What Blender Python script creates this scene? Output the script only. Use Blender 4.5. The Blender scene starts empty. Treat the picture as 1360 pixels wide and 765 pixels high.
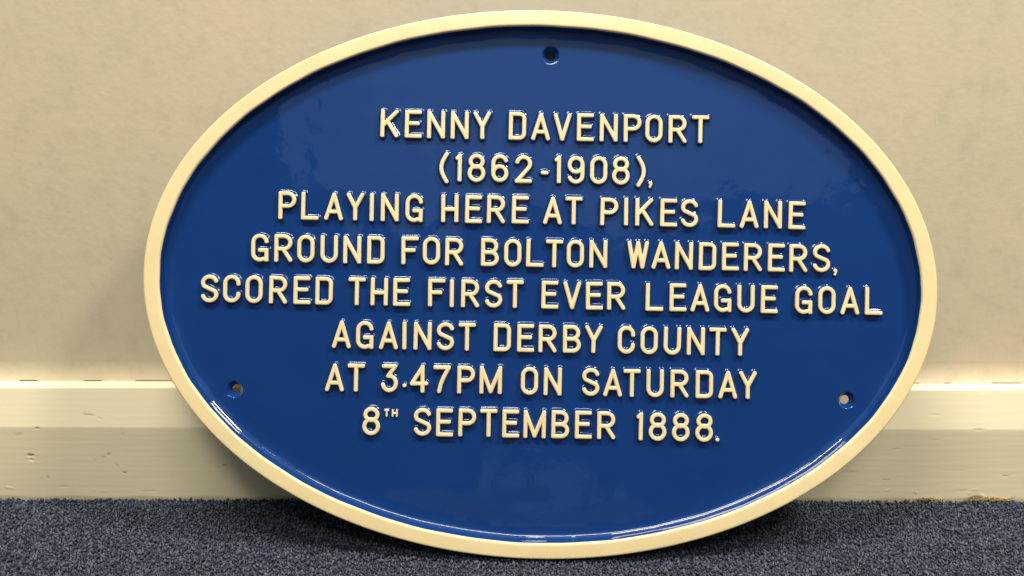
import bpy, math
import numpy as np
from mathutils import Matrix, Vector

S = bpy.context.scene
C = S.collection
R = math.radians

# ------------------------------------------------------------------ dimensions (metres)
LEAN = R(14.5)            # the plaque leans back against the wall
TILT = R(0.95)            # and is turned a touch clockwise
T_ALL = 0.017             # rim face to back
Z_RIM = 0.011             # rim face above the blue field
AX, BX = 0.35073, 0.24238 # half axes of the oval
sL, cL = math.sin(LEAN), math.cos(LEAN)
U = Vector((0, sL, cL)); N = Vector((0, -cL, sL))          # up the plaque, out of the plaque
Bf = BX + 0.00025
Cface = Vector((0, -(-N.y*T_ALL + U.y*Bf), -.002 + N.z*T_ALL + U.z*Bf))   # centre of the rim's face plane

# ------------------------------------------------------------------ camera
FPX, DP = 1058.0, 0.7020571
cam_d = bpy.data.cameras.new('camera'); cam = bpy.data.objects.new('camera', cam_d); C.objects.link(cam)
cam_d.sensor_width = 36; cam_d.lens = FPX/1360*36; cam_d.clip_start = .01; cam_d.clip_end = 50
cloc = Cface + N*DP + Vector((-(717.64-680)/FPX*DP, 0, 0)) + U*((378.11-382.5)/FPX*DP)
right = Vector((1, 0, 0))
Mc = Matrix((right, U, N)).transposed()
ROLL = R(0.15)
Mc = Mc @ Matrix.Rotation(ROLL, 3, 'Z')
cam.matrix_world = Matrix.Translation(cloc) @ Mc.to_4x4()
S.camera = cam

# ------------------------------------------------------------------ room light
W = bpy.data.worlds.new('World'); S.world = W; W.use_nodes = True
wn = W.node_tree; wn.nodes.clear()
def wnode(t, **k):
    n = wn.nodes.new(t)
    for a, b in k.items(): setattr(n, a, b)
    return n
wo = wnode('ShaderNodeOutputWorld'); wb = wnode('ShaderNodeBackground')
tc = wnode('ShaderNodeTexCoord'); sep = wnode('ShaderNodeSeparateXYZ')
nz = wnode('ShaderNodeTexNoise'); nz.inputs['Scale'].default_value = 4.5; nz.inputs['Detail'].default_value = 0.6
add = wnode('ShaderNodeMath', operation='MULTIPLY_ADD'); add.inputs[1].default_value = .34
rp = wnode('ShaderNodeValToRGB')
wn.links.new(tc.outputs['Generated'], sep.inputs[0]); wn.links.new(tc.outputs['Generated'], nz.inputs['Vector'])
wn.links.new(nz.outputs['Fac'], add.inputs[0]); wn.links.new(sep.outputs['Z'], add.inputs[2])
xo = wnode('ShaderNodeMath', operation='ADD'); xo.inputs[1].default_value = -.06
wn.links.new(sep.outputs['X'], xo.inputs[0])
x2 = wnode('ShaderNodeMath', operation='MULTIPLY'); wn.links.new(xo.outputs[0], x2.inputs[0]); wn.links.new(xo.outputs[0], x2.inputs[1])
x3 = wnode('ShaderNodeMath', operation='MULTIPLY_ADD'); x3.inputs[1].default_value = -1.5
wn.links.new(x2.outputs[0], x3.inputs[0]); wn.links.new(add.outputs[0], x3.inputs[2])
wn.links.new(x3.outputs[0], rp.inputs[0])
e = rp.color_ramp.elements                      # dim furniture and far walls low, pale ceiling above
e[0].position = .30; e[0].color = (.070, .062, .050, 1)
e[1].position = .60; e[1].color = (.46, .53, .51, 1)
x = e.new(.445); x.color = (.09, .085, .075, 1)
x = e.new(.46); x.color = (.34, .41, .42, 1)
# pale blob added to the world as someone's clothes, to reflect in the plaque
vs = wnode('ShaderNodeVectorMath', operation='MULTIPLY'); vs.inputs[1].default_value = (1.0, 0.0, 1.0)
vn = wnode('ShaderNodeVectorMath', operation='MULTIPLY_ADD'); vn.inputs[1].default_value = (.16, 0, .16); vn.inputs[2].default_value = (-.08-.045, 0, -.08-.02)
nz2 = wnode('ShaderNodeTexNoise'); nz2.inputs['Scale'].default_value = 9; nz2.inputs['Detail'].default_value = 0
wn.links.new(tc.outputs['Generated'], nz2.inputs['Vector']); wn.links.new(nz2.outputs['Color'], vn.inputs[0])
va = wnode('ShaderNodeVectorMath', operation='ADD'); wn.links.new(tc.outputs['Generated'], vs.inputs[0]); wn.links.new(vs.outputs[0], va.inputs[0]); wn.links.new(vn.outputs[0], va.inputs[1])
vk = wnode('ShaderNodeVectorMath', operation='MULTIPLY'); vk.inputs[1].default_value = (1/.085, 0, 1/.055); wn.links.new(va.outputs[0], vk.inputs[0])
vl = wnode('ShaderNodeVectorMath', operation='LENGTH'); wn.links.new(vk.outputs[0], vl.inputs[0])
bm_ = wnode('ShaderNodeMapRange'); bm_.inputs['From Min'].default_value = 1.05; bm_.inputs['From Max'].default_value = .8; wn.links.new(vl.outputs['Value'], bm_.inputs['Value'])
sy = wnode('ShaderNodeMath', operation='LESS_THAN'); sy.inputs[1].default_value = 0; wn.links.new(sep.outputs['Y'], sy.inputs[0])
bf = wnode('ShaderNodeMath', operation='MULTIPLY'); wn.links.new(bm_.outputs[0], bf.inputs[0]); wn.links.new(sy.outputs[0], bf.inputs[1])
mxw = wnode('ShaderNodeMix', data_type='RGBA'); mxw.inputs[7].default_value = (.22, .27, .27, 1)
wn.links.new(bf.outputs[0], mxw.inputs[0]); wn.links.new(rp.outputs[0], mxw.inputs[6])
wn.links.new(mxw.outputs[2], wb.inputs[0]); wb.inputs[1].default_value = 1.0
wn.links.new(wb.outputs[0], wo.inputs[0])

def panel(x, y, z, sx, sy, power, col):
    l = bpy.data.lights.new('ceiling_and_fill_light', 'AREA'); l.shape = 'RECTANGLE'; l.size = sx; l.size_y = sy
    l.energy = power; l.color = col
    o = bpy.data.objects.new('ceiling_and_fill_light', l); C.objects.link(o); o.location = (x, y, z)
    return o
WARM = (1.0, .935, .785)
panel(-.45, -.66, 2.4, 1.0, .24, 64, WARM)
panel(1.45, -.66, 2.4, .42, .36, 80, WARM)
panel(.10, -2.2, 2.4, .60, .60, 36, WARM)  # added fill lamp out front, softens shadows and lifts upright faces

S.view_settings.view_transform = 'Standard'; S.view_settings.look = 'None'
S.view_settings.exposure = 0; S.view_settings.gamma = 1
S.render.engine = 'CYCLES'

# ------------------------------------------------------------------ helpers
def mat(name):
    m = bpy.data.materials.new(name); m.use_nodes = True
    nt = m.node_tree; b = nt.nodes['Principled BSDF']
    def n(t, **k):
        q = nt.nodes.new(t)
        for a, v in k.items(): setattr(q, a, v)
        return q
    return m, nt, b, n, nt.links.new

def mesh_np(name, V, F, smooth=True, attrs=None, mats=()):
    """V (n,3), F (m,4) or (m,3) numpy"""
    V = np.asarray(V, np.float32); F = np.asarray(F, np.int32)
    me = bpy.data.meshes.new(name)
    k = F.shape[1]
    me.vertices.add(len(V)); me.vertices.foreach_set('co', V.ravel())
    me.loops.add(F.size); me.loops.foreach_set('vertex_index', F.ravel())
    me.polygons.add(len(F)); me.polygons.foreach_set('loop_start', np.arange(0, F.size, k, dtype=np.int32))
    me.polygons.foreach_set('use_smooth', np.full(len(F), smooth))
    for an, av in (attrs or {}).items():
        a = me.attributes.new(an, 'FLOAT', 'POINT'); a.data.foreach_set('value', np.asarray(av, np.float32))
    for m in mats: me.materials.append(m)
    me.update(calc_edges=True); me.validate()
    return me

def link(name, me, parent=None, **props):
    o = bpy.data.objects.new(name, me); C.objects.link(o); o.parent = parent
    for k, v in props.items(): o[k] = v
    return o

def grid_faces(nu, nv, wrap_u=False):
    i = np.arange(nu if wrap_u else nu-1); j = np.arange(nv-1)
    I, J = np.meshgrid(i, j, indexing='ij'); I2 = (I+1) % nu
    return np.stack([I*nv+J, I2*nv+J, I2*nv+J+1, I*nv+J+1], -1).reshape(-1, 4)

# ------------------------------------------------------------------ materials
def plaque_paint():
    m, nt, b, n, L = mat('enamel_blue_and_cream')
    at = n('ShaderNodeAttribute', attribute_name='cream')
    tcn = n('ShaderNodeTexCoord')
    geo = n('ShaderNodeNewGeometry')
    # slightly broken hand-rolled edge of the cream
    ns = n('ShaderNodeTexNoise'); ns.inputs['Scale'].default_value = 240; ns.inputs['Detail'].default_value = 4
    L(geo.outputs['Position'], ns.inputs['Vector'])
    ma = n('ShaderNodeMath', operation='MULTIPLY_ADD'); ma.inputs[1].default_value = .55; 
    L(ns.outputs['Fac'], ma.inputs[0]); L(at.outputs['Fac'], ma.inputs[2])
    mr = n('ShaderNodeMapRange'); mr.inputs['From Min'].default_value = .55; mr.inputs['From Max'].default_value = 1.0
    L(ma.outputs[0], mr.inputs['Value'])
    # tone variation
    n2 = n('ShaderNodeTexNoise'); n2.inputs['Scale'].default_value = 14; n2.inputs['Detail'].default_value = 5
    L(geo.outputs['Position'], n2.inputs['Vector'])
    cr = n('ShaderNodeMix', data_type='RGBA'); cr.inputs[6].default_value = (.74, .605, .355, 1); cr.inputs[7].default_value = (.775, .62, .345, 1)
    bl = n('ShaderNodeMix', data_type='RGBA'); bl.inputs[6].default_value = (.0042, .0310, .152, 1); bl.inputs[7].default_value = (.0055, .0365, .172, 1)
    L(n2.outputs['Fac'], cr.inputs[0]); L(n2.outputs['Fac'], bl.inputs[0])
    mx = n('ShaderNodeMix', data_type='RGBA')
    L(mr.outputs[0], mx.inputs[0]); L(bl.outputs[2], mx.inputs[6]); L(cr.outputs[2], mx.inputs[7]); L(mx.outputs[2], b.inputs['Base Color'])
    ro = n('ShaderNodeMapRange'); ro.inputs['To Min'].default_value = .035; ro.inputs['To Max'].default_value = .30
    L(mr.outputs[0], ro.inputs['Value']); L(ro.outputs[0], b.inputs['Roughness'])
    b.inputs['IOR'].default_value = 1.52
    # wavy pooled enamel: broad swells plus fine orange peel
    w1 = n('ShaderNodeTexNoise'); w1.inputs['Scale'].default_value = 12; w1.inputs['Detail'].default_value = 2
    w2 = n('ShaderNodeTexNoise'); w2.inputs['Scale'].default_value = 95; w2.inputs['Detail'].default_value = 2
    w3 = n('ShaderNodeTexNoise'); w3.inputs['Scale'].default_value = 480; w3.inputs['Detail'].default_value = 1
    for q in (w1, w2, w3): L(geo.outputs['Position'], q.inputs['Vector'])
    a1 = n('ShaderNodeMath', operation='MULTIPLY'); a1.inputs[1].default_value = .0026; L(w1.outputs['Fac'], a1.inputs[0])
    a2 = n('ShaderNodeMath', operation='MULTIPLY_ADD'); a2.inputs[1].default_value = .00011; L(w2.outputs['Fac'], a2.inputs[0]); L(a1.outputs[0], a2.inputs[2])
    a3 = n('ShaderNodeMath', operation='MULTIPLY_ADD'); a3.inputs[1].default_value = .000016; L(w3.outputs['Fac'], a3.inputs[0]); L(a2.outputs[0], a3.inputs[2])
    bp = n('ShaderNodeBump'); bp.inputs['Strength'].default_value = 1; bp.inputs['Distance'].default_value = 1
    L(a3.outputs[0], bp.inputs['Height']); L(bp.outputs[0], b.inputs['Normal'])
    return m
PAINT = plaque_paint()

def back_metal():
    m, nt, b, n, L = mat('bare_cast_metal'); b.inputs['Base Color'].default_value = (.16, .12, .08, 1)
    b.inputs['Roughness'].default_value = .6
    return m
METAL = back_metal()

def wall_paint():
    m, nt, b, n, L = mat('sand_wall_paint')
    geo = n('ShaderNodeNewGeometry')
    na = n('ShaderNodeTexNoise'); na.inputs['Scale'].default_value = 3.2; na.inputs['Detail'].default_value = 8; na.inputs['Roughness'].default_value = .62
    nb = n('ShaderNodeTexNoise'); nb.inputs['Scale'].default_value = 38; nb.inputs['Detail'].default_value = 6; nb.inputs['Roughness'].default_value = .7
    for q in (na, nb): L(geo.outputs['Position'], q.inputs['Vector'])
    m1 = n('ShaderNodeMix', data_type='RGBA'); m1.inputs[6].default_value = (.605, .545, .395, 1); m1.inputs[7].default_value = (.705, .570, .415, 1)
    r1 = n('ShaderNodeMapRange'); r1.inputs['From Min'].default_value = .35; r1.inputs['From Max'].default_value = .65
    L(na.outputs['Fac'], r1.inputs['Value']); L(r1.outputs[0], m1.inputs[0])
    r2 = n('ShaderNodeMapRange'); r2.inputs['From Min'].default_value = .33; r2.inputs['From Max'].default_value = .5; r2.inputs['To Min'].default_value = .91; r2.inputs['To Max'].default_value = 1.0
    L(nb.outputs['Fac'], r2.inputs['Value'])
    m2 = n('ShaderNodeMix', data_type='RGBA', blend_type='MULTIPLY'); m2.inputs[0].default_value = 1
    L(m1.outputs[2], m2.inputs[6]); L(r2.outputs[0], m2.inputs[7]); L(m2.outputs[2], b.inputs['Base Color'])
    b.inputs['Roughness'].default_value = .55
    nc = n('ShaderNodeTexNoise'); nc.inputs['Scale'].default_value = 130; nc.inputs['Detail'].default_value = 4
    L(geo.outputs['Position'], nc.inputs['Vector'])
    bp = n('ShaderNodeBump'); bp.inputs['Strength'].default_value = 1; bp.inputs['Distance'].default_value = .0002
    L(nc.outputs['Fac'], bp.inputs['Height']); L(bp.outputs[0], b.inputs['Normal'])
    return m
WALL = wall_paint()

def gloss_cream():
    m, nt, b, n, L = mat('old_cream_gloss')
    geo = n('ShaderNodeNewGeometry')
    mp = n('ShaderNodeMapping'); mp.inputs['Scale'].default_value = (6, 60, 60); L(geo.outputs['Position'], mp.inputs['Vector'])
    na = n('ShaderNodeTexNoise'); na.inputs['Scale'].default_value = 3; na.inputs['Detail'].default_value = 5
    L(mp.outputs[0], na.inputs['Vector'])
    m1 = n('ShaderNodeMix', data_type='RGBA'); m1.inputs[6].default_value = (.83, .745, .53, 1); m1.inputs[7].default_value = (.86, .76, .54, 1)
    L(na.outputs['Fac'], m1.inputs[0])
    dt = n('ShaderNodeAttribute', attribute_name='dirt_and_tone')
    m2 = n('ShaderNodeMix', data_type='RGBA'); m2.inputs[7].default_value = (.16, .12, .065, 1)
    L(dt.outputs['Fac'], m2.inputs[0]); L(m1.outputs[2], m2.inputs[6]); L(m2.outputs[2], b.inputs['Base Color'])
    b.inputs['Roughness'].default_value = .32
    bp = n('ShaderNodeBump'); bp.inputs['Strength'].default_value = 1; bp.inputs['Distance'].default_value = .00012
    L(na.outputs['Fac'], bp.inputs['Height']); L(bp.outputs[0], b.inputs['Normal'])
    return m
GLOSS = gloss_cream()

def carpet_mats():
    m, nt, b, n, L = mat('carpet_yarn')
    at = n('ShaderNodeAttribute', attribute_name='shade')
    rp = n('ShaderNodeValToRGB'); L(at.outputs['Fac'], rp.inputs[0])
    e = rp.color_ramp.elements
    e[0].position = 0; e[0].color = (.020, .024, .039, 1)
    e[1].position = 1; e[1].color = (.125, .132, .165, 1)
    q = e.new(.35); q.color = (.038, .045, .072, 1)
    q = e.new(.7); q.color = (.070, .079, .117, 1)
    L(rp.outputs[0], b.inputs['Base Color']); b.inputs['Roughness'].default_value = .9
    b.inputs['Specular IOR Level'].default_value = .2
    m2, nt, b, n, L = mat('carpet_backing')
    geo = n('ShaderNodeNewGeometry'); na = n('ShaderNodeTexNoise'); na.inputs['Scale'].default_value = 420; na.inputs['Detail'].default_value = 2
    L(geo.outputs['Position'], na.inputs['Vector'])
    rp = n('ShaderNodeValToRGB'); L(na.outputs['Fac'], rp.inputs[0]); e = rp.color_ramp.elements
    e[0].position = .35; e[0].color = (.012, .013, .02, 1); e[1].position = .68; e[1].color = (.10, .105, .13, 1)
    L(rp.outputs[0], b.inputs['Base Color']); b.inputs['Roughness'].default_value = .95
    bp = n('ShaderNodeBump'); bp.inputs['Distance'].default_value = .003; L(na.outputs['Fac'], bp.inputs['Height']); L(bp.outputs[0], b.inputs['Normal'])
    return m, m2
YARN, BACKING = carpet_mats()

# ------------------------------------------------------------------ setting: wall, skirting board, carpet
V = [(-2.5, 0, -.01), (2.5, 0, -.01), (2.5, 0, 2.4), (-2.5, 0, 2.4)]
wall = link('wall', mesh_np('wall', V, [(0, 1, 2, 3)], False, mats=(WALL,)), kind='structure')

V = [(-2.5, -3.5, -.0045), (2.5, -3.5, -.0045), (2.5, .0, -.0045), (-2.5, .0, -.0045)]
carpet = link('carpet', mesh_np('carpet', V, [(0, 1, 2, 3)], False, mats=(BACKING,)), kind='structure')

rng = np.random.default_rng(7)
def tufts():
    sp = .0024
    xs = np.arange(-.72, .80, sp); ys = np.arange(-.36, -.0265, sp)
    X, Y = np.meshgrid(xs, ys); X = X.ravel(); Y = Y.ravel(); n = len(X)
    X = X + rng.normal(0, sp*.35, n); Y = Y + rng.normal(0, sp*.35, n); Y = np.minimum(Y, -.0265 + rng.normal(0, .0006, n))
    base = np.array([(1, 0, 0), (0, 1, 0), (-1, 0, 0), (0, -1, 0), (0, 0, 1), (0, 0, -1)], float)
    tri = np.array([(0, 1, 4), (1, 2, 4), (2, 3, 4), (3, 0, 4), (1, 0, 5), (2, 1, 5), (3, 2, 5), (0, 3, 5)])
    rx = rng.uniform(.0010, .0021, n); ry = rng.uniform(.0008, .0015, n); rz = rng.uniform(.0013, .0028, n)
    P = base[None]*np.stack([rx, ry, rz], -1)[:, None, :]
    # random lean then spin
    a = rng.normal(0, .7, n); ca, sa = np.cos(a), np.sin(a)
    P = np.stack([P[..., 0]*ca[:, None]+P[..., 2]*sa[:, None], P[..., 1], -P[..., 0]*sa[:, None]+P[..., 2]*ca[:, None]], -1)
    t = rng.uniform(0, 2*math.pi, n); ct, st = np.cos(t), np.sin(t)
    P = np.stack([P[..., 0]*ct[:, None]-P[..., 1]*st[:, None], P[..., 0]*st[:, None]+P[..., 1]*ct[:, None], P[..., 2]], -1)
    zc = -.0018 + rng.normal(0, .0006, n) + .0003*np.sin(X*95+3*np.sin(Y*60))*np.sin(Y*130+2*np.sin(X*41))
    P[..., 0] += X[:, None]; P[..., 1] += Y[:, None]; P[..., 2] += zc[:, None]
    # clumped yarn colours
    g = rng.random(n)
    cell = rng.random((400, 200)); ci = ((X+1.2)/.0045).astype(int) % 400; cj = ((Y+.6)/.0040).astype(int) % 200
    sh = np.clip(g**1.1*.85 + .24*cell[ci, cj] - .04, 0, 1)
    F = (tri[None]+6*np.arange(n)[:, None, None]).reshape(-1, 3)
    return mesh_np('carpet_pile', P.reshape(-1, 3), F, True, {'shade': np.repeat(sh, 6)}, (YARN,))
link('carpet_pile', tufts(), carpet, kind='stuff')

def skirting():
    # profile from wall line out and down: (y, z)
    prof = [(-.0006, .1140), (-.0006, .1172), (-.006, .1171), (-.012, .1169), (-.0150, .1166), (-.0165, .1161), (-.0175, .1150)]
    k = 44
    for i in range(1, k+1): 
        t = i/k; prof.append((-.0175-.0085*t, .1150-.0375*t))
    prof += [(-.02612, .0767), (-.02618, .0757), (-.0262, .0745)]
    k = 80
    for i in range(1, k+1):
        t = i/k; prof.append((-.0262, .0745-.0785*t))
    prof = np.array(prof)
    xs = np.concatenate([[-2.5, -1.2, -.75], np.arange(-.6, .68, .0012), [.8, 1.2, 2.5]])
    nu, nv = len(xs), len(prof)
    X = np.repeat(xs[:, None], nv, 1); Y = np.repeat(prof[None, :, 0], nu, 0).copy(); Z = np.repeat(prof[None, :, 1], nu, 0).copy()
    dirt_and_tone = np.zeros_like(X)
    front = prof[None, :, 0] < -.0174
    inx = (np.abs(X) < .66)
    # uneven old brush work
    Y += front*inx*(.00018*np.sin(X*17+.7)*np.sin(Z*60) + .00002*np.sin(Z*900+2*np.sin(X*9))*np.sin(X*23+Z*200))
    Z += (~front)*inx*.0002*np.sin(X*14)
    def dent(x, z, rx, rz, depth, d=0., rot=0.):
        c, s = math.cos(rot), math.sin(rot)
        a = ((X-x)*c+(Z-z)*s)/rx; b = (-(X-x)*s+(Z-z)*c)/rz
        w = np.exp(-(a*a+b*b)**2)*front
        nonlocal Y, dirt_and_tone
        Y = Y + w*depth*.45; dirt_and_tone = np.maximum(dirt_and_tone, w*d)
    for q in DENTS: dent(*q)
    # ragged amber fluff and glue where the carpet meets the board on the right, faintly darker all along the foot
    h = .0030 + .0016*np.sin(X*130)+.0011*np.sin(X*310+1)
    foot = np.clip((h-Z)/.002, 0, 1)*front*np.clip((X-.43)/.01, 0, 1)*np.clip((.49-X)/.01, 0, 1)
    dirt_and_tone = np.maximum(dirt_and_tone, foot*.85)
    dirt_and_tone = np.maximum(dirt_and_tone, np.clip((.0016+.0008*np.sin(X*90)-Z)/.0015, 0, 1)*front*.35)
    # hairline gap behind the top edge, open in places
    j = (prof[:, 1] > .1139) & (prof[:, 0] > -.001)
    V = np.stack([X, Y, Z], -1).reshape(-1, 3)
    return mesh_np('skirting_board', V, grid_faces(nu, nv), True, {'dirt_and_tone': dirt_and_tone.ravel()}, (GLOSS,))
# position of pixel on the board's front plane, worked out once from the photograph: x, z, half sizes, depth, dirt, turn
DENTS = [(-0.5074, 0.046, 0.0034, 0.0016, 0.0018, 0.35, 0),
         (-0.5074, 0.0417, 0.0018, 0.0016, 0.0014, 0.2, 0),
         (-0.5074, 0.0383, 0.0014, 0.0008, -0.0006, 0, 0),
         (-0.4969, 0.0758, 0.0026, 0.0009, 0.0012, 0.8, 0),
         (-0.4456, 0.0894, 0.006, 0.0006, 0.0006, 0.75, -0.1),
         (-0.4343, 0.086, 0.0025, 0.0005, 0.0004, 0.35, -0.5),
         (-0.4291, 0.0477, 0.0012, 0.0016, 0.001, 0.6, 0),
         (-0.4351, 0.0443, 0.002, 0.0008, 0.0006, 0.35, 0.5),
         (-0.4411, 0.0417, 0.003, 0.0006, 0.0004, 0.25, 0.3),
         (-0.4155, 0.0273, 0.0018, 0.0011, 0.001, 0.55, -0.3),
         (-0.4223, 0.0358, 0.003, 0.0006, 0.0004, 0.25, -0.8),
         (-0.3138, 0.0358, 0.0028, 0.0008, 0.0008, 0.6, 0.15),
         (-0.3198, 0.0341, 0.004, 0.0005, 0.0004, 0.35, 0.25),
         (-0.5165, 0.0681, 0.0045, 0.002, 0.0004, 0.1, 0.2),
         (-0.4939, 0.0221, 0.0012, 0.0014, 0.0005, 0.25, 0),
         (-0.4125, 0.069, 0.002, 0.0012, 0.0004, 0.15, 0),
         (-0.4788, 0.0119, 0.006, 0.0006, 0.0004, 0.12, 0),
         (-0.3944, 0.0068, 0.008, 0.0007, 0.0005, 0.18, 0),
         (0.3175, 0.0307, 0.0075, 0.0005, 0.0005, 0.35, 0),
         (0.3536, 0.0213, 0.005, 0.0006, 0.0006, 0.3, -0.05),
         (0.4734, 0.0264, 0.0035, 0.0006, 0.0007, 0.5, -0.1),
         (0.4756, 0.023, 0.011, 0.0004, 0.0004, 0.25, 0),
         (0.4387, 0.0766, 0.006, 0.0009, 0.0008, 0.2, 0),
         (0.395, 0.0911, 0.006, 0.0008, 0.0006, 0.1, 0),
         (0.3589, 0.0554, 0.006, 0.0006, 0.0004, 0.12, 0.1),
         (0.3966, 0.0656, 0.006, 0.0006, 0.0004, 0.1, 0),
         (0.3566, 0.0102, 0.004, 0.0006, -0.0007, 0, 0.1),
         (0.386, 0.0077, 0.0022, 0.0008, -0.0008, 0, -0.7),
         (0.4455, 0.0111, 0.004, 0.0006, -0.0008, 0, 0.1),
         (0.4402, 0.0068, 0.0022, 0.0007, -0.0008, 0.1, 0.4),
         (0.4538, 0.0043, 0.0024, 0.0008, -0.0009, 0, -0.6),
         (0.4305, 0.0094, 0.008, 0.0006, 0.0005, 0.15, 0.05),
         (-0.4396, 0.0068, 0.005, 0.0005, -0.0004, 0.05, 0),
         (-0.5338, 0.0102, 0.005, 0.001, -0.0005, 0, -0.2),
         (-0.4487, 0.0085, 0.0014, 0.0006, -0.0006, 0, 0),
         (0.4192, 0.0324, 0.012, 0.0006, 0.0003, 0.08, 0),
         (0.3288, 0.0153, 0.01, 0.0005, 0.0003, 0.1, 0)]
sk = link('skirting_board', skirting(), None,
          label='cream painted wooden skirting board with chipped gloss along the foot of the sand wall', category='skirting board')

# dark hairline where the top of the board has pulled off the wall
def crack():
    segs = [(-0.5211, -0.5032), (-0.4561, -0.4382), (-0.4046, -0.3643), (0.3757, 0.3869), (0.4108, 0.4175), (0.4586, 0.4884)]
    V = []; F = []
    for a, b_ in segs:
        n = 12; s0 = len(V)
        for i in range(n+1):
            x = a+(b_-a)*i/n; w = .00014*math.sin(math.pi*i/n)**.5
            V += [(x, -.0044-w, .1174), (x, -.0036, .1180)]
        for i in range(n): F.append((s0+2*i, s0+2*i+2, s0+2*i+3, s0+2*i+1))
    m, nt, b, nn, L = mat('dusty_gap'); b.inputs['Base Color'].default_value = (.10, .08, .05, 1); b.inputs['Roughness'].default_value = .9
    return mesh_np('gap_line', V, F, False, mats=(m,))
def glow_fillet_mesh():  # added upward-facing fillet, its shape gives the wall's bright strip above the board
    V = []; xs = np.linspace(-2.5, 2.5, 201); n = 18
    for x in xs:
        for i in range(n):
            t = i/(n-1); w = 1+.15*math.sin(x*19)+.08*math.sin(x*53)
            V.append((x, -.0003-.0036*w*(1-t)**2.3, .1166+.0210*t))
    return mesh_np('glow_fillet', V, grid_faces(201, n), True, mats=(WALL,))
link('glow_fillet', glow_fillet_mesh(), wall)
link('gap_line', crack(), sk, label='dark hairline gap behind the top edge of the board')

# amber underlay fluff and glue squeezed out at the foot of the board, right
def fluff():
    g = np.random.default_rng(11); n = 420
    X = np.concatenate([g.normal(.462, .011, 300), g.normal(.398, .008, 120)]); Y = -.0268-np.abs(g.normal(0, .0008, n)); Z = -.0005+np.abs(g.normal(0, .0013, n))
    base = np.array([(1, 0, 0), (0, 1, 0), (-1, 0, 0), (0, -1, 0), (0, 0, 1), (0, 0, -1)], float)
    tri = np.array([(0, 1, 4), (1, 2, 4), (2, 3, 4), (3, 0, 4), (1, 0, 5), (2, 1, 5), (3, 2, 5), (0, 3, 5)])
    P = base[None]*np.stack([g.uniform(.0006, .0022, n), g.uniform(.0003, .0006, n), g.uniform(.0002, .0006, n)], -1)[:, None]
    a = g.normal(0, .5, n); P = np.stack([P[..., 0]*np.cos(a)[:, None]-P[..., 2]*np.sin(a)[:, None], P[..., 1], P[..., 0]*np.sin(a)[:, None]+P[..., 2]*np.cos(a)[:, None]], -1)
    P += np.stack([X, Y, Z], -1)[:, None]
    m, nt, b, nn, L = mat('amber_fluff'); b.inputs['Base Color'].default_value = (.36, .24, .075, 1); b.inputs['Roughness'].default_value = .8
    return mesh_np('glue_residue', P.reshape(-1, 3), (tri[None]+6*np.arange(n)[:, None, None]).reshape(-1, 3), True, mats=(m,))
link('glue_residue', fluff(), sk, kind='stuff')['label'] = 'amber glue and fluff along the foot of the board'

# ------------------------------------------------------------------ the plaque
foot = Cface - N*T_ALL - U*Bf
plaque = bpy.data.objects.new('oval_plaque', None); C.objects.link(plaque)
plaque.empty_display_size = .05
plaque['label'] = 'glossy blue oval cast plaque with cream rim and raised cream lettering, leaning on the wall'
plaque['category'] = 'plaque'
Mp = Matrix((right, U, N)).transposed().to_4x4() @ Matrix.Rotation(-TILT, 4, 'Z')
plaque.matrix_world = Matrix.Translation(foot) @ Mp
# local origin of the drawing = centre of oval at field level, in the plaque's own axes
off = Mp.inverted() @ (Cface - N*Z_RIM - foot)
def place(o, x=0., y=0., z=0.):
    o.location = (off.x+x, off.y+y, off.z+z)

OV = R(-0.79)
NS = 480
tt = np.linspace(0, 2*math.pi, NS, endpoint=False)
def oval(inset):
    """points of the outer oval moved inwards by inset (metres)"""
    x = AX*np.cos(tt); y = BX*np.sin(tt)
    nx = np.cos(tt)/AX; ny = np.sin(tt)/BX; l = np.hypot(nx, ny); nx /= l; ny /= l
    x = x-nx*inset; y = y-ny*inset
    c, s = math.cos(OV), math.sin(OV)
    return x*c-y*s, x*s+y*c

# profile across the rim, outside to inside: (inset, height above field, cream)
RW = .0142
prof = [(.0006, -.0060, 0), (.0002, -.0040, 0), (.0000, .0040, 0), (.0000, .0086, 0), (.0002, .0097, .5), (.0006, .0104, 1), (.0012, .0108, 1), (.0022, .01097, 1), (.0040, .0110, 1),
        (.0070, .01102, 1), (.0100, .0110, 1), (.0122, .01095, 1), (.0132, .0107, 1), (.0138, .0102, 1), (.0142, .0094, .7), (.0144, .0083, 0), (.0149, .0067, 0),
        (.0153, .0051, 0), (.0158, .0036, 0), (.0166, .0023, 0), (.0178, .0013, 0), (.0195, .00072, 0), (.0220, .00034, 0), (.0250, .00012, 0), (.0285, .0, 0)]
def refine(p, n=3):
    out = []
    for i in range(len(p)-1):
        a = np.array(p[i]); b = np.array(p[i+1])
        p0 = np.array(p[max(i-1, 0)]); p3 = np.array(p[min(i+2, len(p)-1)])
        for k in range(n):
            t = k/n
            q = .5*((2*a)+(-p0+b)*t+(2*p0-5*a+4*b-p3)*t*t+(-p0+3*a-3*b+p3)*t**3); out.append(q)
    out.append(np.array(p[-1])); return np.array(out)
pr = refine(prof, 3)
cols = []
for i, (ins, h, c) in enumerate(pr):
    wob = .00018*np.sin(tt*23+1)+.00012*np.sin(tt*51+2) if (.0125 < ins < .022) else 0
    x, y = oval(ins)
    k = 1 + (wob/ .3 if not np.isscalar(wob) else 0)
    cols.append(np.stack([x*k, y*k, np.full(NS, h)], -1))
Vr = np.stack(cols, 1)                                     # NS, np, 3
cream = np.repeat(np.clip(pr[None, :, 2], 0, 1), NS, 0)
rim_split = int(np.argmax(pr[:, 2] < .01) if False else [i for i in range(len(pr)) if pr[i, 0] >= .0149-1e-9][0])
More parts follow.
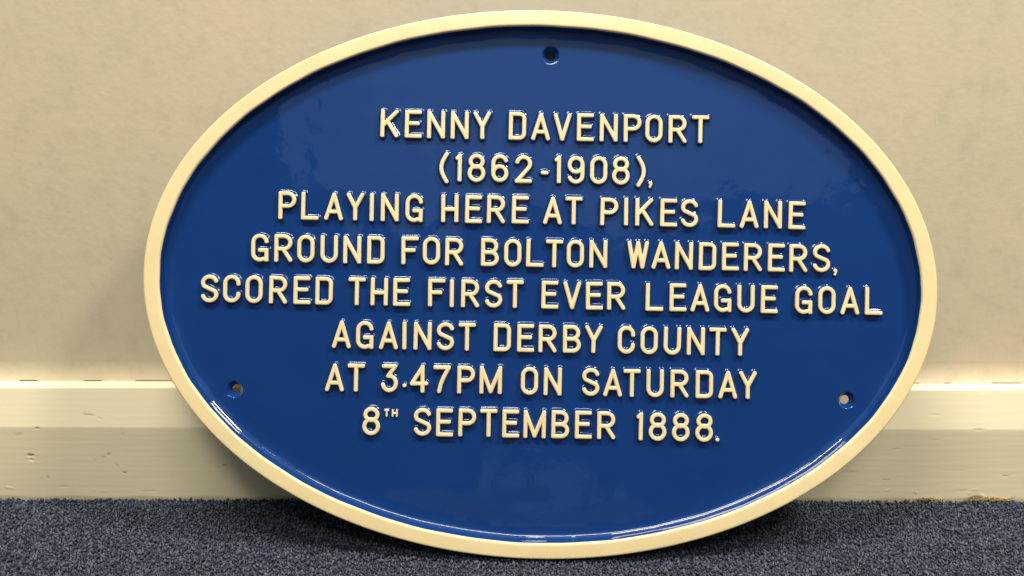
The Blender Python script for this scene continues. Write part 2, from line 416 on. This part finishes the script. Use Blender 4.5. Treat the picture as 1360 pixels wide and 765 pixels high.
def ring(name, i0, i1):
    v = Vr[:, i0:i1]; n = i1-i0
    me = mesh_np(name, v.reshape(-1, 3), grid_faces(NS, n, True)[:, ::-1], True, {'cream': cream[:, i0:i1].ravel()}, (PAINT,))
    o = link(name, me, plaque); place(o); return o
ring('rim', 0, rim_split+1)
ring('rim_cove', rim_split, len(pr))['label'] = 'curved blue cove inside the cream rim'

HOLES = [(.0058, .2059), (-.2714, -.0988), (.2768, -.0981)]
HR = .0085
def sheet(name, outer, z, hr, m, flip=False):
    import bmesh
    bm = bmesh.new(); edges = []
    def loop(P):
        vs = [bm.verts.new(p) for p in P]
        for i in range(len(vs)): edges.append(bm.edges.new((vs[i], vs[(i+1) % len(vs)])))
    loop([(a, b, z) for a, b in zip(*outer)])
    for hx, hy in HOLES: loop([(hx+hr*math.cos(a), hy+hr*math.sin(a), z) for a in np.linspace(0, 2*math.pi, 48, endpoint=False)])
    bmesh.ops.triangle_fill(bm, edges=edges, use_beauty=True, use_dissolve=False)
    bmesh.ops.recalc_face_normals(bm, faces=bm.faces)
    bm.normal_update()
    up = sum(f.normal.z*f.calc_area() for f in bm.faces) > 0
    if up == flip: bmesh.ops.reverse_faces(bm, faces=bm.faces)
    me = bpy.data.meshes.new(name); bm.to_mesh(me); bm.free(); me.materials.append(m)
    o = link(name, me, plaque); place(o); return o
sheet('blue_field', (Vr[:, -1, 0], Vr[:, -1, 1]), 0, HR, PAINT)
sheet('back_plate', (Vr[:, 0, 0], Vr[:, 0, 1]), -.006, .0040, METAL, True)
hp = [(.0085, 0), (.0080, -.00006), (.0075, -.00025), (.0071, -.0007), (.0067, -.0014), (.0060, -.0024), (.0052, -.0034), (.0046, -.0041), (.0042, -.0047), (.0040, -.0053), (.0040, -.006)]
hq = refine([(a, b, 0) for a, b in hp], 2)[:, :2]
ang = np.linspace(0, 2*math.pi, 48, endpoint=False)
Vh = np.stack([np.outer(np.cos(ang), hq[:, 0]), np.outer(np.sin(ang), hq[:, 0]), np.repeat(hq[None, :, 1], 48, 0)], -1)
hole_me = mesh_np('screw_hole', Vh.reshape(-1, 3), grid_faces(48, len(hq), True)[:, ::-1], True, {'cream': np.zeros(48*len(hq))}, (PAINT,))
for hx, hy in HOLES: place(link('screw_hole', hole_me, plaque), hx, hy, 0)

# ------------------------------------------------------------------ raised letters, one mesh per glyph, shared between alike letters
HW = 1.70            # half stroke, mm
CAP = 24.7
def seg(a, b, kind='box'): return [(a[0], a[1], b[0], b[1], kind)]
def pl(pts): return [(p[0], p[1], q[0], q[1], 'cap') for p, q in zip(pts, pts[1:])]
def arc(cx, cy, rx, ry, a0, a1, n=14):
    return [(cx+rx*math.cos(R(a)), cy+ry*math.sin(R(a))) for a in np.linspace(a0, a1, n)]
def glyph(ch):
    h = CAP-2*HW
    WD = dict(K=16.0, E=15.0, N=15.8, Y=15.6, D=15.3, A=16.6, V=15.7, P=15.4, O=15.2, R=16.0, T=15.0, L=15.5, I=4.1, G=15.3, H=15.2, F=15.2, B=15.8,
              U=15.3, W=19.0, M=19.8, S=15.3, C=15.2)
    WD.update({'1': 5.6, '8': 15.6, '6': 15.1, '2': 15.0, '9': 15.0, '0': 15.2, '3': 15.1, '4': 16.3, '7': 15.2, '-': 6.8, '(': 8.2, ')': 8.2, ',': 4.6, '.': 3.8, 't': 4.2, 'h': 5.2})
    if ch in 'th':       # the small superior T and H
        hw = .75; w = WD[ch]-2*hw; hh = 6.4-2*hw
        s = seg((0, hh), (w, hh))+seg((w/2, hh), (w/2, 0)) if ch == 't' else seg((0, hh), (0, 0))+seg((w, hh), (w, 0))+seg((0, hh/2), (w, hh/2))
        return s, hw, w+2*hw, 6.4
    w = WD[ch]-2*HW
    r = w/2
    g = {}
    def stad(): return pl(arc(r, h-r, r, r, 0, 180)+arc(r, r, r, r, 180, 360)+[(w, h-r)])
    if ch == 'K': s = seg((0, 0), (0, h))+seg((w-.4, h), (0.2, h*.40), 'cap')+seg((w*.36, h*.58), (w, 0), 'cap')
    elif ch == 'E': s = seg((0, 0), (0, h))+seg((0, h), (w-.4, h))+seg((0, h*.53), (w*.82, h*.53))+seg((0, 0), (w, 0))
    elif ch == 'F': s = seg((0, 0), (0, h))+seg((0, h), (w, h))+seg((0, h*.51), (w*.76, h*.51))
    elif ch == 'N': s = seg((0, 0), (0, h))+seg((w, 0), (w, h))+seg((0, h), (w, 0), 'cap')
    elif ch == 'Y': s = seg((0, h), (w/2, h*.45), 'cap')+seg((w, h), (w/2, h*.45), 'cap')+seg((w/2, h*.45), (w/2, 0))
    elif ch == 'D': q = 4.2; s = seg((0, 0), (0, h))+pl([(0, h)]+arc(w-q, h-q, q, q, 90, 0, 8)+arc(w-q, q, q, q, 0, -90, 8)+[(0, 0)])+seg((0, h), (2, h))+seg((0, 0), (2, 0))
    elif ch == 'A': s = seg((0, 0), (w/2, h), 'cap')+seg((w, 0), (w/2, h), 'cap')+seg((w*.2, h*.28), (w*.8, h*.28), 'cap')
    elif ch == 'V': s = seg((0, h), (w/2, 0), 'cap')+seg((w, h), (w/2, 0), 'cap')
    elif ch in 'PR':
        q = h*.265; y0 = h-2*q; xc = w-q+.2 if ch == 'P' else w-q-.2
        s = seg((0, 0), (0, h))+pl([(0, h)]+arc(xc, h-q, q, q, 90, -90, 12)+[(0, y0)])+seg((0, h), (2, h))
        if ch == 'R': s += seg((w*.48, y0), (w, 0), 'cap')
    elif ch in 'O0': s = stad()
    elif ch == 'T': s = seg((0, h), (w, h))+seg((w/2, h), (w/2, 0))
    elif ch == '(' : q = 30; s = pl([(w*(1-math.sin(math.pi*t)), (h+3.2)*t-2.0) for t in np.linspace(.0, 1, 14)])
    elif ch == ')' : s = pl([(w*(math.sin(math.pi*t)), (h+3.2)*t-2.0) for t in np.linspace(.0, 1, 14)])
    elif ch == '1': s = seg((w, 0), (w, h))+seg((w, h), (0, h-2.2), 'cap')
    elif ch == '8':
        q1 = h*.235; q2 = h*.275
        s = pl(arc(r, h-q1, r*.88, q1, 0, 360, 26))+pl(arc(r, q2, r, q2+.4, 0, 360, 28))
    elif ch in '69':
        q = h*.29
        P = pl(arc(r, q, r, q, 0, 360, 28)); Q = pl([(0, q)]+[(0, h-r-.2)]+arc(r, h-r, r, r, 180, 22, 14))
        s = P+Q
        if ch == '9': s = [(w-a, h-b, w-c, h-d, k) for a, b, c, d, k in s]
    elif ch == '2': s = pl(arc(r, h-r, r, r, 165, -38, 16)+[(0, 0)])+seg((0, 0), (w, 0))
    elif ch == '3': s = seg((.6, h), (w-.8, h), 'cap')+pl([(w-.8, h), (w*.40, h*.585)])+pl([(w*.40, h*.585)]+arc(r, h*.29, r, h*.30, 85, -168, 22))
    elif ch == '4': s = seg((w*.74, h), (0, h*.30), 'cap')+seg((0, h*.30), (w, h*.30), 'cap')+seg((w*.74, h), (w*.74, 0))
    elif ch == '7': s = seg((0, h), (w, h))+pl([(w, h), (w*.62, h*.58), (w*.42, h*.30), (w*.30, 0)])
    elif ch == '-': s = seg((0, h*.36), (w, h*.36), 'cap')
    elif ch == 'L': s = seg((0, 0), (0, h))+seg((0, 0), (w, 0))
    elif ch == 'I': s = seg((0, 0), (0, h))
    elif ch == 'G': s = pl(arc(r, h-r, r, r, 8, 180)+arc(r, r, r, r, 180, 300)+[(w*.9, .8)])+seg((w, 0), (w, h*.40))+seg((w*.52, h*.40), (w, h*.40))
    elif ch == 'C': s = pl(arc(r, h-r, r, r, -4, 180, 16)+arc(r, r, r, r, 180, 364, 16))
    elif ch == 'H': s = seg((0, 0), (0, h))+seg((w, 0), (w, h))+seg((0, h*.46), (w, h*.46))
    elif ch == 'B':
        q = h*.25; s = seg((0, 0), (0, h))+pl([(0, h)]+arc(w-q-.7, h-q, q, q, 90, -90, 12)+[(0, h*.5)])+pl([(0, h*.5)]+arc(w-q, q, q, q, 90, -90, 12)+[(0, 0)])+seg((0, h), (2, h))+seg((0, 0), (2, 0))
    elif ch == 'U': s = pl([(0, h-2), (0, r)]+arc(r, r, r, r, 180, 360)+[(w, h-2)])+seg((0, r), (0, h))+seg((w, r), (w, h))
    elif ch == 'W': s = seg((0, h), (w*.25, 0), 'cap')+seg((w*.25, 0), (w/2, h), 'cap')+seg((w/2, h), (w*.75, 0), 'cap')+seg((w*.75, 0), (w, h), 'cap')
    elif ch == 'M': s = seg((0, 0), (0, h))+seg((w, 0), (w, h))+seg((0, h), (w/2, h*.02), 'cap')+seg((w, h), (w/2, h*.02), 'cap')
    elif ch == 'S':
        q = 5.3
        s = pl(arc(r, h-q, r, q, 18, 218, 20)+arc(r, q, r, q, 38, -165, 20))
    elif ch == ',': s = seg((1.9, 1.9), (1.9, 1.9), 'dot')+pl([(2.5, 1.2), (1.5, -1.6)])
    elif ch == '.': s = seg((1.9, 1.9), (1.9, 1.9), 'dot')
    if ch in ',.':
        return s, 1.0, WD[ch], 4
    return s, HW, w+2*HW, CAP

TOP, DRAFT, RHO = 3.9, .62, 2.5   # letter height, width of the steep side, radius of the cove at its foot
def glyph_mesh(ch):
    segs, hw, W_, H_ = glyph(ch)
    k = hw/HW if ch in 'th' else 1.0
    sc = .5 if ch in 'th' else .85 if ch in ',.' else 1; draft, rho = DRAFT*sc, RHO*sc; blend = draft+rho*math.sin(R(60)); top = TOP*(.5 if ch in 'th' else .75 if ch in ',.' else 1)
    st = .26 if ch not in 'th' else .14
    m = blend+.3
    xs = np.arange(-m, W_+m+st, st); ys = np.arange(-m-(4.5 if ch in '(),' else 0), H_+m+(2 if ch in '()' else 0)+st, st)
    X, Y = np.meshgrid(xs, ys, indexing='ij')
    D = np.full(X.shape, 99.)
    for x0, y0, x1, y1, kind in segs:
        x0 += hw; x1 += hw; y0 += hw; y1 += hw
        if ch in ',.': x0 -= 1; x1 -= 1; y0 -= 1; y1 -= 1
        dx, dy = x1-x0, y1-y0; l = math.hypot(dx, dy) or 1e-6
        ux, uy = dx/l, dy/l
        if kind == 'box':                    # square stroke ends with eased corners
            a = np.abs((X-(x0+x1)/2)*ux+(Y-(y0+y1)/2)*uy)-(l/2+hw); b = np.abs(-(X-x0)*uy+(Y-y0)*ux)-hw
            rr = .62*hw; a += rr; b += rr
            d = np.hypot(np.maximum(a, 0), np.maximum(b, 0))+np.minimum(np.maximum(a, b), 0)-rr
        else:
            rad = 1.65 if kind == 'dot' else hw
            t = np.clip(((X-x0)*dx+(Y-y0)*dy)/(l*l), 0, 1)
            d = np.hypot(X-x0-t*dx, Y-y0-t*dy)-rad
        D = np.minimum(D, d)
    # height: eased crown, drafted side, small cove into the field
    ins = np.clip(-D/hw, 0, 1)
    crown = top-.50+.50*np.clip(1-(1-ins)**3.2, 0, 1)**.6
    hc = rho*.5
    t = np.clip(D/draft, 0, 1)
    a = np.clip((blend-D)/rho, 0, .866)
    side = np.where(D < draft, (top-.5)+(hc-(top-.5))*t, rho*(1-np.sqrt(1-a*a)))
    Hh = np.where(D < 0, crown, side)-.02
    creamv = np.clip(.75-(D-.08)/.32, 0, 1)
    keep = D < blend+st*1.2
    idx = -np.ones(X.shape, int)
    F = []
    c = keep[:-1, :-1] | keep[1:, :-1] | keep[:-1, 1:] | keep[1:, 1:]
    I, J = np.nonzero(c)
    used = np.zeros(X.shape, bool)
    for a, b in ((0, 0), (1, 0), (1, 1), (0, 1)): used[I+a, J+b] = True
    idx[used] = np.arange(used.sum())
    F = np.stack([idx[I, J], idx[I+1, J], idx[I+1, J+1], idx[I, J+1]], -1)
    V = np.stack([X[used], Y[used], Hh[used]], -1)*.001
    return mesh_np('glyph', V, F, True, {'cream': creamv[used]}, (PAINT,))

LINES = [
('KENNYDAVENPORT', 128.24, [-144.6, -122.8, -103.0, -82.0, -61.6, -30.4, -10.4, 9.3, 30.2, 50.5, 71.9, 91.0, 111.7, 132.4]),
('(1862-1908),', 90.36, [-91.4, -77.3, -66.2, -45.2, -24.1, -1.3, 11.0, 22.4, 42.6, 62.2, 83.9, 94.6]),
('PLAYINGHEREATPIKESLANE', 53.8, [-233.7, -213.6, -193.1, -173.3, -152.6, -142.7, -120.9, -89.0, -67.8, -48.4, -26.3, 1.6, 21.2, 52.4, 73.6, 83.6, 105.7, 124.0, 156.8, 176.5, 198.0, 219.7]),
('GROUNDFORBOLTONWANDERERS,', 15.68, [-257.2, -236.7, -216.3, -195.6, -175.4, -154.1, -123.6, -104.6, -84.8, -52.9, -32.3, -12.8, 4.6, 23.3, 43.4, 77.1, 98.8, 119.5, 140.7, 161.4, 180.8, 202.2, 221.2, 242.1, 260.7]),
('SCOREDTHEFIRSTEVERLEAGUEGOAL', -21.35, [-301.2, -281.5, -261.7, -240.7, -218.9, -199.5, -170.2, -150.4, -130.3, -99.2, -79.9, -69.9, -48.7, -29.6, 1.5, 20.9, 41.2, 60.1, 94.2, 115.5, 134.2, 155.1, 175.7, 196.6, 226.9, 247.7, 267.5, 289.2]),
('AGAINSTDERBYCOUNTY', -59.9, [-183.9, -162.5, -142.0, -121.3, -111.4, -90.9, -71.5, -40.3, -19.3, -0.3, 21.5, 40.6, 70.1, 90.4, 110.8, 131.6, 151.3, 171.1]),
('AT3.47PMONSATURDAY', -98.16, [-189.3, -169.5, -139.8, -120.8, -113.9, -93.2, -71.9, -52.1, -15.3, 5.0, 39.1, 58.0, 75.9, 96.4, 117.8, 140.2, 160.4, 178.7]),
('8thSEPTEMBER1888.', -136.32, [-155.5, -136.5, -129.8, -109.7, -89.9, -70.2, -50.8, -31.1, -12.3, 12.5, 33.5, 53.3, 88.1, 99.1, 119.8, 140.5, 157.9])]
CACHE = {}
lr = np.random.default_rng(3)
for text, base, xs in LINES:
    for ch, x in zip(text, xs):
        if ch not in CACHE: CACHE[ch] = glyph_mesh('0' if ch == 'O' and '0' in CACHE else ch)
        nm = 'digit' if ch.isdigit() else {'(': 'bracket', ')': 'bracket', '-': 'hyphen', ',': 'comma', '.': 'full_stop'}.get(ch, 'letter')
        y = base
        if ch == '.' and '3' in text: y = -93.8
        if ch in 'th': y = -120.2
        if ch == '.' and '8' in text: x += .7; y -= .5
        o = link(nm, CACHE[ch], plaque)
        o['label'] = ('small raised cream ' if ch in 'th' else 'raised cream ') + nm.replace('_', ' ') + (' ' + ch.upper() if nm in ('letter', 'digit') else '')
        place(o, x*.0010028, (y+lr.normal(0, .12))*.0010028, 0)
        o.rotation_euler[2] = lr.normal(0, R(.35))
